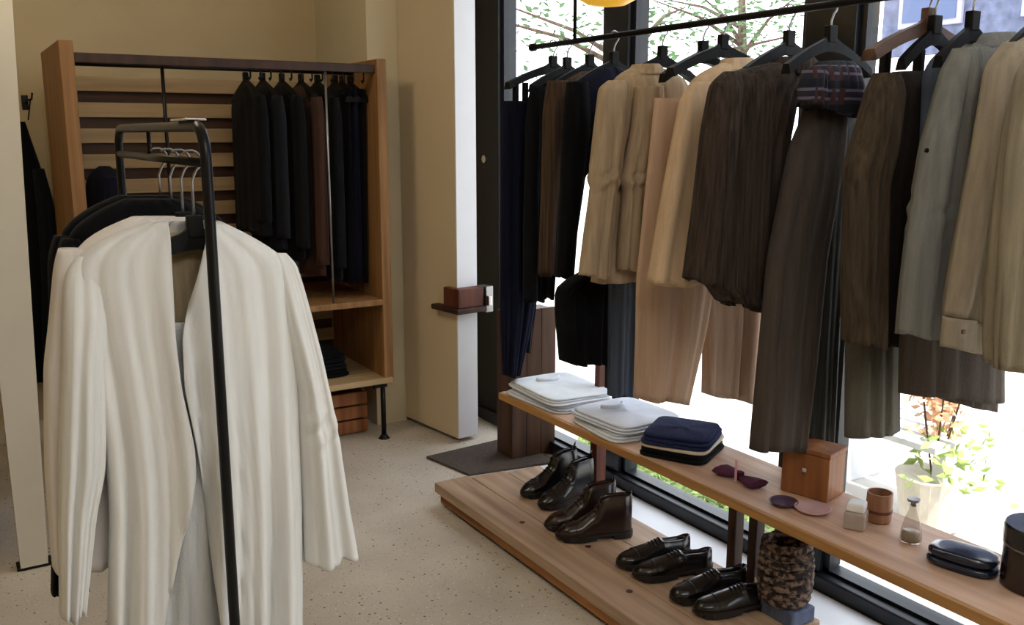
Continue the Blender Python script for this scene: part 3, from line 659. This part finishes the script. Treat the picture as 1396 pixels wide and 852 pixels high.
bn = empty('display_bench', (2.19, 2.0, 0), 'long oiled wooden bench shelf under the window rail', 'bench')
BX0, BX1, BY0, BY1, BZ = 1.915, 2.245, .5, 3.24, .484
G().box((BX0 + .012, BY0, BZ - .028), (BX1, BY1, BZ)).obj('top', M['shelf_wood'], bn, bevel=.003)
G().box((BX0, BY0, BZ - .030), (BX0 + .0115, BY1, BZ - .002)).obj('edge_strip', M['shelf_edge'], bn, bevel=.002)
G().box((2.185, 2.91, .10), (2.235, 2.955, BZ - .034)).obj('leg', M['red_wood'], bn, bevel=.004)
for y in (2.02, 1.93): G().box((2.08, y, 0.1), (2.12, y + .035, BZ - .034)).obj('leg', M['dark_wood'], bn, bevel=.004)
for y in (.95,): G().box((2.08, y, 0.1), (2.12, y + .035, BZ - .034)).obj('leg', M['dark_wood'], bn, bevel=.004)
# thin dark post continuing above the bench to the rail
G().box((2.195, 2.915, BZ), (2.225, 2.945, .66)).obj('post', M['red_wood'], bn, bevel=.003)

# grey floor mat, brown low box behind the bench
dm = G().prism([(1.885, 3.88, 0), (1.945, 3.56, 0), (2.40, 3.49, 0), (2.38, 3.92, 0)], (0, 0, .012)).obj('door_mat', M['mat_grey'], bevel=.003, origin=(2.1, 3.7, 0))
tag(dm, 'flat dark grey mat on the floor beside the cream door', 'mat')
bx = empty('wooden_box', (2.25, 3.45, 0), 'tall dark brown wooden box standing behind the far end of the bench', 'box')
q0 = ony(698, 560, 3.62).x; q1 = ony(757, 560, 3.62).x; zt = ony(740, 420, 3.62).z
for i in range(3):
    w_ = (q1 - q0) / 3
    G().box((q0 + i * w_ + .001, 3.62, .013), (q0 + (i + 1) * w_ - .001, 3.64, zt)).obj('plank', M['brown_box'], bx, bevel=.002)
G().box((q0, 3.641, .013), (q1, 3.76, zt - .01)).obj('body', M['brown_box'], bx, bevel=.003)
bx.location = (0, 0, 0) if 0 else bx.location

# ------------------------------------------------------------------ shoes
def make_shoe(kind, m, name, label, cat, group):
    e = empty(name, (0, 0, 0), label, cat, group)
    Ls = .285; n = 26; st = 36; boot = kind == 'boot'
    def hw(s): # half width along the length, heel 0 .. toe 1
        return np.interp(s, [0, .04, .12, .3, .5, .68, .85, .95, 1], [.004, .022, .031, .031, .034, .044, .040, .026, .004])
    def top(s):
        if boot: return np.interp(s, [0, .05, .15, .36, .42, .5, .7, .88, 1], [.165, .17, .172, .168, .15, .105, .068, .056, .03])
        return np.interp(s, [0, .05, .15, .33, .42, .6, .8, .93, 1], [.078, .084, .076, .078, .082, .068, .054, .046, .026])
    v = []; f = []
    for i in range(st):
        s = i / (st - 1); s = s * .98 + .01; w = hw(s); h = top(s); x = s * Ls
        opn = (.06 < s < (.40 if boot else .38))
        for k in range(n):
            a = PI * k / (n - 1); c = math.cos(a); sn = math.sin(a)
            wz = .027 + .018 * (0 if s > .3 else .5)
            z = .022 + (h - .022) * (sn ** (.42 if s < .45 else .62))
            y = w * c * (1 - (.12 if s < .4 else .0) * sn)
            if boot and s < .42: y *= 1 + .05 * sn
            if opn and sn > .9: z = h - .05 * (1.0 if sn > .95 else .4)
            xx = x
            v.append((xx, y, z))
    for i in range(st - 1):
        for k in range(n - 1): f.append((i * n + k, i * n + k + 1, (i + 1) * n + k + 1, (i + 1) * n + k))
    f += [tuple(range(n)), tuple(range((st - 1) * n, st * n))]
    o = mesh_obj('upper', v, f, m, None, smooth=True); o.parent = e
    def outl(z, k, s0=0, s1=1): 
        q = [s0 + (s1 - s0) * i / 20 for i in range(21)]
        return [(s * Ls * (1 + (k - 1) * .3) - .002, (hw(s) + .004) * k, z) for s in q] + [(s * Ls * (1 + (k - 1) * .3) - .002, -(hw(s) + .004) * k, z) for s in reversed(q)]
    o = G().prism(outl(.014, 1.03), (0, 0, .011)).obj('sole', M['sole'], None); o.parent = e
    o = G().prism(outl(0, 1.0, 0, .27), (0, 0, .0139)).obj('heel', M['sole'], None); o.parent = e
    o = G().prism(outl(.002, .99, .5, .93), (0, 0, .012)).obj('tread', M['sole'], None); o.parent = e
    for j in range(4):
        s = (.43 if not boot else .44) + j * .042; h = top(s); x = s * Ls
        o = G().tube([(x, -.020, h - .008), (x + .002, -.01, h + .001), (x + .003, 0, h + .004), (x + .002, .01, h + .001), (x, .020, h - .008)], .0022, 6).obj('lace', m, None, smooth=True); o.parent = e
    if boot:
        o = G().tube([(.022, 0, .165), (.008, 0, .185), (.012, 0, .16)], .0025, 6).obj('pull_tab', m, None, smooth=True); o.parent = e
    # toe-cap seam
    s = .76; h = top(s)
    o = G().tube([(s * Ls, hw(s) * math.cos(PI * k / 12) * 1.005, .024 + (h - .0225) * math.sin(PI * k / 12) ** .62) for k in range(13)], .0013, 5).obj('seam', m, None, smooth=True); o.parent = e
    return e
def put(o, heel, toe, z=.1005):
    h, t_ = onz(*heel, z), onz(*toe, z); o.location = (h.x, h.y, z); o.rotation_euler.z = math.atan2(t_.y - h.y, t_.x - h.x)
def place(o, x, y, deg, z=.1012): o.location = (x, y, z); o.rotation_euler.z = math.radians(deg)
bt = make_shoe('boot', M['leather'], 'ankle_boot', 'black ankle boot, farther one of the pair nearest the door', 'boot', 'boots on the platform')
place(bt, 2.165, 3.02, 184)
b2 = copy_tree(bt); b2['label'] = 'black ankle boot, nearer one of the pair nearest the door'; place(b2, 2.16, 2.90, 188)
bt = make_shoe('boot', M['leather_brown'], 'ankle_boot', 'dark brown ankle boot, nearer one of the brown pair', 'boot', 'boots on the platform')
place(bt, 2.045, 2.50, 158)
b2 = copy_tree(bt); b2['label'] = 'dark brown ankle boot, farther one of the brown pair'; place(b2, 2.07, 2.63, 166)
sh = make_shoe('low', M['leather'], 'derby_shoe', 'black lace-up shoe of the middle pair, nearer one', 'shoe', 'low shoes on the platform')
place(sh, 2.10, 2.14, 164)
for lab, x, y, d in (('black lace-up shoe of the middle pair, farther one', 2.11, 2.26, 170), ('black lace-up shoe of the pair at the near end, nearer one', 2.11, 1.86, 164), ('black lace-up shoe of the pair at the near end, farther one', 2.11, 1.99, 171)):
    c = copy_tree(sh); c['label'] = lab; place(c, x, y, d)

# ------------------------------------------------------------------ things on the bench
white = cloth('pale blue white cotton', (226, 232, 244), .03, 20); white2 = cloth('cool white cotton', (234, 240, 248), .03, 20)
ZB = BZ + .0005
SG = 'folded shirts on the bench'
for i in range(2):
    folded('folded_shirt', (2.085, onx(764, 540, 2.085).y, ZB + .03 * i), (.40, .31, .027), math.radians((92, 87)[i]), (white, white2)[i],
           ('lower white folded shirt at the far end of the bench', 'upper white folded shirt at the far end of the bench, under the dark clothes')[i], 'shirt', SG, 150 + i, i == 1)
for i in range(2):
    folded('folded_shirt', (2.085, onx(854, 575, 2.085).y, ZB + .03 * i), (.34, .31, .027), math.radians((84, 92)[i]), (white2, white)[i],
           ('lower pale blue-white folded shirt beside the navy pile', 'upper pale blue-white folded shirt beside the navy pile')[i], 'shirt', SG, 154 + i, i == 1)
for i, (m_, l_) in enumerate(((M['black'], 'black folded jumper at the bottom of the navy pile'), (cloth('cream knit', (216, 204, 184), .06), 'thin cream folded jumper in the middle of the navy pile'), (cloth('navy denim', (36, 42, 78), .2), 'navy folded jumper on top of the pile on the bench'))):
    folded('folded_jumper', (2.08, onx(930, 610, 2.08).y, ZB + (.0, .031, .045)[i]), ((.25, .24, (.030, .014, .036)[i])), math.radians((28, 30, 34)[i]), m_, l_, 'jumper', SG, 160 + i, False, layers=(2, 1, 3)[i])
# dark spectacles-like purple bow tie with pink tag
q = onz(1008, 655, BZ); mpur = cloth('plum silk', (86, 40, 66), .2); pk = plain('pink card', (232, 176, 196))
e = empty('bow_tie', (q.x, q.y, ZB), 'plum patterned bow tie with an upright pink card strip on the bench', 'bow tie')
for s in (-1, 1):
    n = 10; v = []; f = []
    for i in range(n):
        a = i / (n - 1); w = .014 + .028 * math.sin(a * PI * .62); 
        for k in range(8):
            an = 2 * PI * k / 8; v.append((q.x + .02 * 0 + w * math.cos(an), q.y + s * (.008 + a * .075), ZB + .013 + (.006 + .006 * a) * math.sin(an)))
    for i in range(n - 1):
        for k in range(8): f.append((i * 8 + k, i * 8 + (k + 1) % 8, i * 8 + 8 + (k + 1) % 8, i * 8 + 8 + k))
    f += [tuple(range(8)), tuple(range(n * 8 - 8, n * 8))]
    mesh_obj('wing', v, f, mpur, e, smooth=True)
G().box((q.x - .012, q.y - .010, ZB + .003), (q.x + .012, q.y + .010, ZB + .03)).obj('knot', mpur, e, bevel=.004)
G().box((q.x - .018, q.y - .0045, ZB), (q.x - .0155, q.y + .0045, ZB + .07)).obj('card_strip', pk, e, bevel=.0005)
# amber wooden block
q = onz(1096, 676, BZ)
e = empty('wooden_block', (q.x, q.y, ZB), 'amber brown wooden block box standing on the bench', 'box')
G().box((q.x - .01, q.y - .065, ZB), (q.x + .10, q.y + .085, ZB + .135), rz=.25).obj('body', M['amber_wood'], e, bevel=.004)
G().box((q.x - .014, q.y - .069, ZB + .1355), (q.x + .104, q.y + .089, ZB + .150), rz=.25).obj('lid', M['amber_wood'], e, bevel=.004)
G().box((q.x - .03, q.y - .005, ZB + .085), (q.x - .022, q.y + .008, ZB + .098), rz=.25, c=(q.x + .045, q.y + .01)).obj('clasp', M['chrome'], e, bevel=.001)
# saucers
def dish(px, py, r, m_, lab, name='saucer', h=.012):
    q = onz(px, py, BZ); o = G().lathe((q.x, q.y, ZB), [(r * .6, 0), (r * .85, h * .4), (r, h), (r * .97, h * 1.1), (r * .8, h * .55), (.001, h * .4)], 32).obj(name, m_, smooth=True, origin=(q.x, q.y, ZB))
    tag(o, lab, 'dish', 'small dishes on the bench'); return o
dish(1068, 688, .042, plain('plum ceramic', (78, 58, 80), .4), 'dark plum shallow dish in front of the amber block')
dish(1108, 697, .052, plain('pink ceramic', (206, 168, 168), .4), 'pale pink shallow dish beside the dark plum one')
# square jar
q = onz(1166, 719, BZ)
e = empty('square_jar', (q.x, q.y, ZB), 'small grey glass jar with a white lid on the bench', 'jar')
G().box((q.x - .028, q.y - .028, ZB), (q.x + .028, q.y + .028, ZB + .05), rz=.5).obj('body', plain('smoky ceramic', (176, 164, 156), .2), e, bevel=.006)
G().box((q.x - .024, q.y - .024, ZB + .0505), (q.x + .024, q.y + .024, ZB + .075), rz=.5).obj('lid', plain('white lid', (240, 240, 240), .3), e, bevel=.005)
# wooden cup
q = onz(1197, 710, BZ)
e = empty('wooden_cup', (q.x, q.y, ZB), 'small brown wooden cup right of the white-lidded jar', 'cup')
G().lathe((q.x, q.y, ZB), [(.03, 0), (.034, .006), (.035, .06), (.034, .085), (.030, .085), (.029, .03), (.001, .025)], 28).obj('body', wood('cup wood', (134, 92, 64), (170, 124, 92), 'z'), e, smooth=False)
G().lathe((q.x, q.y, ZB), [(.036, .030), (.0365, .034), (.036, .038)], 28).obj('band', M['red_wood'], e)
# flask
q = onz(1241, 738, BZ)
e = empty('glass_bottle', (q.x, q.y, ZB), 'small conical clear glass bottle with a stopper on the bench', 'bottle')
G().lathe((q.x, q.y, ZB), [(.001, .001), (.026, .001), (.028, .008), (.026, .03), (.018, .065), (.010, .088), (.009, .104), (.012, .106)], 28).obj('body', M['bottle_glass'], e, smooth=True)
G().lathe((q.x, q.y, ZB), [(.001, .003), (.022, .003), (.024, .01), (.0225, .028), (.001, .028)], 24).obj('liquid', plain('cloudy liquid', (176, 158, 138), .2), e, smooth=True)
G().lathe((q.x, q.y, ZB), [(.007, .10), (.007, .112), (.016, .113), (.016, .120), (.002, .121)], 20).obj('stopper', M['steel'], e)
# navy case
q = onz(1312, 772, BZ)
e = empty('glasses_case', (q.x, q.y, ZB), 'shiny navy leather case lying near the round black box', 'case')
nl = plain('navy leather', (28, 36, 56), .22)
def puck(loc, sx, sy, z0, z1, rzv, m_, name, par, pw=3.2):
    n = 36; v = []; f = []; R_ = Matrix.Rotation(rzv, 3, 'Z')
    prof = [(.9, 0), (1, .25), (1, .6), (.93, .88), (.7, 1), (.05, 1.05)]
    for r, zq in prof:
        for i in range(n):
            a = 2 * PI * i / n; c, s = math.cos(a), math.sin(a); rr = (abs(c) ** pw + abs(s) ** pw) ** (-1 / pw)
            v.append(Vector(loc) + R_ @ Vector((c * rr * r * sx / 2, s * rr * r * sy / 2, z0 + (z1 - z0) * zq)))
    for j in range(len(prof) - 1):
        for i in range(n): f.append((j * n + i, j * n + (i + 1) % n, (j + 1) * n + (i + 1) % n, (j + 1) * n + i))
    f += [tuple(range(n)), tuple(range((len(prof) - 1) * n, len(prof) * n))]
    return mesh_obj(name, v, f, m_, par, smooth=True)
puck((q.x, q.y, ZB), .105, .165, 0, .022, .25, nl, 'base', e); puck((q.x, q.y, ZB), .102, .16, .0225, .046, .25, nl, 'flap', e)
R_ = Matrix.Rotation(.25, 3, 'Z')
G().tube([Vector((q.x, q.y, ZB)) + R_ @ Vector((-.045 + 0 * i, -.06 + .12 * i / 6, .0425)) for i in range(7)], .0022, 6).obj('piping', M['steel'], e, smooth=True)
# round hat box
q = onz(1412, 800, BZ)
e = empty('hat_box', (q.x, q.y, ZB), 'round black leather box cut by the right edge of the picture', 'box')
G().lathe((q.x, q.y, ZB), [(.074, 0), (.078, .004), (.078, .112), (.001, .112)], 40).obj('body', M['leather_brown'], e, smooth=False)
G().lathe((q.x, q.y, ZB), [(.080, .1125), (.0805, .118), (.0805, .150), (.077, .156), (.001, .158)], 40).obj('lid', M['leather'], e, smooth=False)
G().lathe((q.x, q.y, ZB), [(.0795, .104), (.0797, .106), (.0795, .108)], 40).obj('piping', M['steel'], e)

# patterned basket below the bench at the near end
q = ony(1076, 800, 1.88)
bk = empty('woven_basket', (2.05, 1.80, .1), 'dark mottled woven basket on the platform below the bench', 'basket')
mot = noise_mat('mottled weave', (34, 26, 24), .9, 0, (60, 60, 60), 2, .5, (120, 98, 84), (.45, .6))
bxl = [onz(1040, 820, .16), onz(1112, 832, .16)]
BKc = Vector((2.075, 1.80, .15))
G().box((2.03, 1.725, .1003), (2.13, 1.86, .149)).obj('body', cloth('blue grey cloth', (96, 106, 130), .2), empty('fabric_box', (2.08, 1.79, .1), 'flat blue-grey cloth box under the mottled basket', 'box'), bevel=.006)
for j in range(8):   # stacked woven coils
    zc = BKc.z + .02 + j * .024; r = .070 + .006 * math.sin(j * .5)
    G().tube([(BKc.x + r * math.cos(2 * PI * i / 24), BKc.y + r * math.sin(2 * PI * i / 24) * .9, zc + .003 * math.sin(i * 1.7 + j)) for i in range(25)], .0135, 8).obj('coil', mot, bk, smooth=True)
G().lathe((BKc.x, BKc.y, BKc.z), [(.06, .0), (.064, .01), (.001, .012)], 24).obj('base', mot, bk)
bk.location = BKc
for o in bk.children: o.location = Vector((2.05, 1.80, .1)) - BKc
tg = G().box((2.0, 1.995, .10), (2.003, 2.005, .17))
q = onz(1029, 822, .1)
o = G().box((q.x, q.y - .006, .1003), (q.x + .004, q.y + .006, .185)).obj('price_tag', plain('white card', (236, 236, 240)), origin=(q.x, q.y, .1)); tag(o, 'narrow white card standing upright beside the near-end black shoes', 'card')

# yellow pendant at the top
yl = noise_mat('yellow glass shade', (246, 190, 50), .35, .05)
b_ = [n for n in yl.node_tree.nodes if n.type == 'BSDF_PRINCIPLED'][0]
b_.inputs['Emission Color'].default_value = (1, .55, .06, 1); b_.inputs['Emission Strength'].default_value = .55
q = ony(828, 10, 2.45)
e = empty('pendant_lamp', (q.x, q.y, q.z), 'glowing yellow pendant shade cut off by the top of the picture', 'lamp')
G().lathe((q.x, q.y, q.z), [(.002, 0), (.06, .008), (.11, .035), (.135, .08), (.125, .14), (.07, .19), (.02, .205)], 36).obj('shade', yl, e, smooth=True)
G().tube([(q.x, q.y, q.z + .2), (q.x, q.y, ZC)], .004, 8).obj('cord', M['black_metal'], e)

# ------------------------------------------------------------------ outside
struct('ground', G().box((2.56, -14, -.35), (60, 60, -.12)), noise_mat('sunlit pavement', (206, 202, 194), .8, .06, (2, 2, 2), 4))
def leaves(name, fn, N_, size, mats, label, cat, seed, parent=None):
    rnd = random.Random(seed); g = G()
    for _ in range(N_):
        c = Vector(fn(rnd)); d = Vector((rnd.gauss(0, 1), rnd.gauss(0, 1), rnd.gauss(0, .7))).normalized(); w = d.orthogonal().normalized(); s = size * rnd.uniform(.6, 1.3)
        up_ = d.cross(w)
        g.add([c - d * s, c - w * s * .45 + up_ * s * .12, c + d * s, c + w * s * .45 + up_ * s * .12], [(0, 1, 2), (0, 2, 3)])
    o = mesh_obj(name, g.v, g.f, mats, parent)
    if parent is None: tag(o, label, cat)
    o['kind'] = 'stuff'; return o
lg = noise_mat('bright green leaf', (170, 196, 110), .6, .3, (9, 9, 9)); lg2 = noise_mat('deep green leaf', (60, 92, 48), .6, .3, (9, 9, 9))
lp = noise_mat('peach dry petals', (226, 184, 146), .8, .2, (9, 9, 9)); bark = wood('tree bark', (60, 46, 38), (96, 78, 64), 'z', .9)
leaves('ground_ivy', lambda r: (r.uniform(2.75, 3.05), r.uniform(2.45, 3.9), -.12 + abs(r.gauss(0, .035))), 2200, .03, lg, 'bright green ground ivy outside, seen below the bench', 'ivy', 1)
def tree(x, y, zt, R_, N_, lab, seed, mleaf=None):
    e = empty('street_tree', (x, y, -.12), lab, 'tree', 'trees outside the windows'); rnd = random.Random(seed)
    G().tube([(x, y, -.12), (x + .05, y, zt * .45), (x, y + .1, zt)], [.13, .10, .05], 10).obj('trunk', bark, e, smooth=True)
    for k in range(7):
        an = rnd.uniform(0, 2 * PI); z0 = zt * rnd.uniform(.45, .9)
        G().tube([(x, y, z0), (x + math.cos(an) * R_ * .5, y + math.sin(an) * R_ * .5, z0 + .4), (x + math.cos(an) * R_, y + math.sin(an) * R_, z0 + .6)], [.04, .022, .008], 6).obj('branch', bark, e, smooth=True)
    def fn(r):
        while True:
            p = Vector((r.uniform(-1, 1), r.uniform(-1, 1), r.uniform(-1, 1)))
            if p.length < 1: break
        return (x + p.x * R_, y + p.y * R_, zt + p.z * R_ * .75)
    leaves('foliage', fn, N_, .055, mleaf or lg2, None, None, seed, e)
tree(6.8, 8.4, 3.1, 1.8, 1500, 'leafy tree across the pavement behind the middle windows', 11)
tree(10.6, 10.6, 3.8, 1.6, 900, 'thin leafy tree farther right behind the hangers', 12)
tree(5.6, 12.5, 3.4, 1.7, 400, 'sparse tree behind the first window pane', 13, lg)
# facade beyond the right-hand window
fb_m = noise_mat('blue grey brick', (92, 98, 122), .9, .3, (6, 6, 6), 4)
bd = empty('building', (20, 3, -.12), 'blue-grey building front across the street at upper right', 'building')
G().box((16, -12, 3.0), (22, 12.3, 11)).obj('upper_wall', fb_m, bd)
G().box((16, -12, -.12), (22, 12.3, 2.99)).obj('ground_floor_wall', plain('white render', (236, 234, 228), .8), bd)
gw = plain('pale window frame', (150, 148, 168), .5)
for i in range(9):
    for j in range(2):
        y = -8.6 + i * 2.4; z = 3.5 + j * 3.2
        w_ = G().box((15.92, y, z), (15.999, y + 1.3, z + 1.9)).obj('window', gw, bd, bevel=.01)
        G().box((15.90, y + .1, z + .1), (15.919, y + 1.2, z + 1.8)).obj('pane', plain('dark pane', (70, 84, 120), .1), w_)
# peach flower pot
q = Vector((3.15, 1.75, -.12)); q = onx(1302, 640, 3.25)
q.y += .25; q.x += .25
e = empty('potted_plant', (q.x, q.y, -.12), 'potted plant with dry peach blossoms on the bright pavement outside', 'plant')
G().lathe((q.x, q.y, -.12), [(.09, 0), (.12, .02), (.15, .22), (.155, .24), (.13, .24), (.001, .2)], 24).obj('pot', plain('pale pot', (224, 214, 200)), e)
for k in range(6):
    G().tube([(q.x, q.y, .08), (q.x + .05 * math.sin(k), q.y + .05 * math.cos(k), .3), (q.x + .1 * math.sin(k), q.y + .1 * math.cos(k), .55)], .004, 6).obj('stem', bark, e)
leaves('blossom', lambda r: (q.x + r.gauss(0, .06), q.y + r.gauss(0, .06), .45 + r.gauss(0, .10)), 200, .03, lp, None, None, 5, e)
leaves('foliage', lambda r: (q.x + r.gauss(0, .09), q.y + r.gauss(-.05, .12), r.gauss(.22, .07)), 130, .03, lg, None, None, 6, e)
# slatted seat outside
q = onz(1195, 578, .28)
e = empty('street_bench', (q.x + .2, q.y, -.12), 'pale slatted street bench on the pavement outside', 'bench')
for k in range(4): G().box((q.x - .1 + k * .13, q.y - .36, q.z - .02), (q.x + k * .13, q.y + .36, q.z + .01)).obj('slat', M['white_daylit'], e, bevel=.004)
for s in (-.3, .3): G().box((q.x + .02, q.y + s - .03, -.12), (q.x + .48, q.y + s + .03, q.z - .02)).obj('leg', M['white_daylit'], e, bevel=.004)
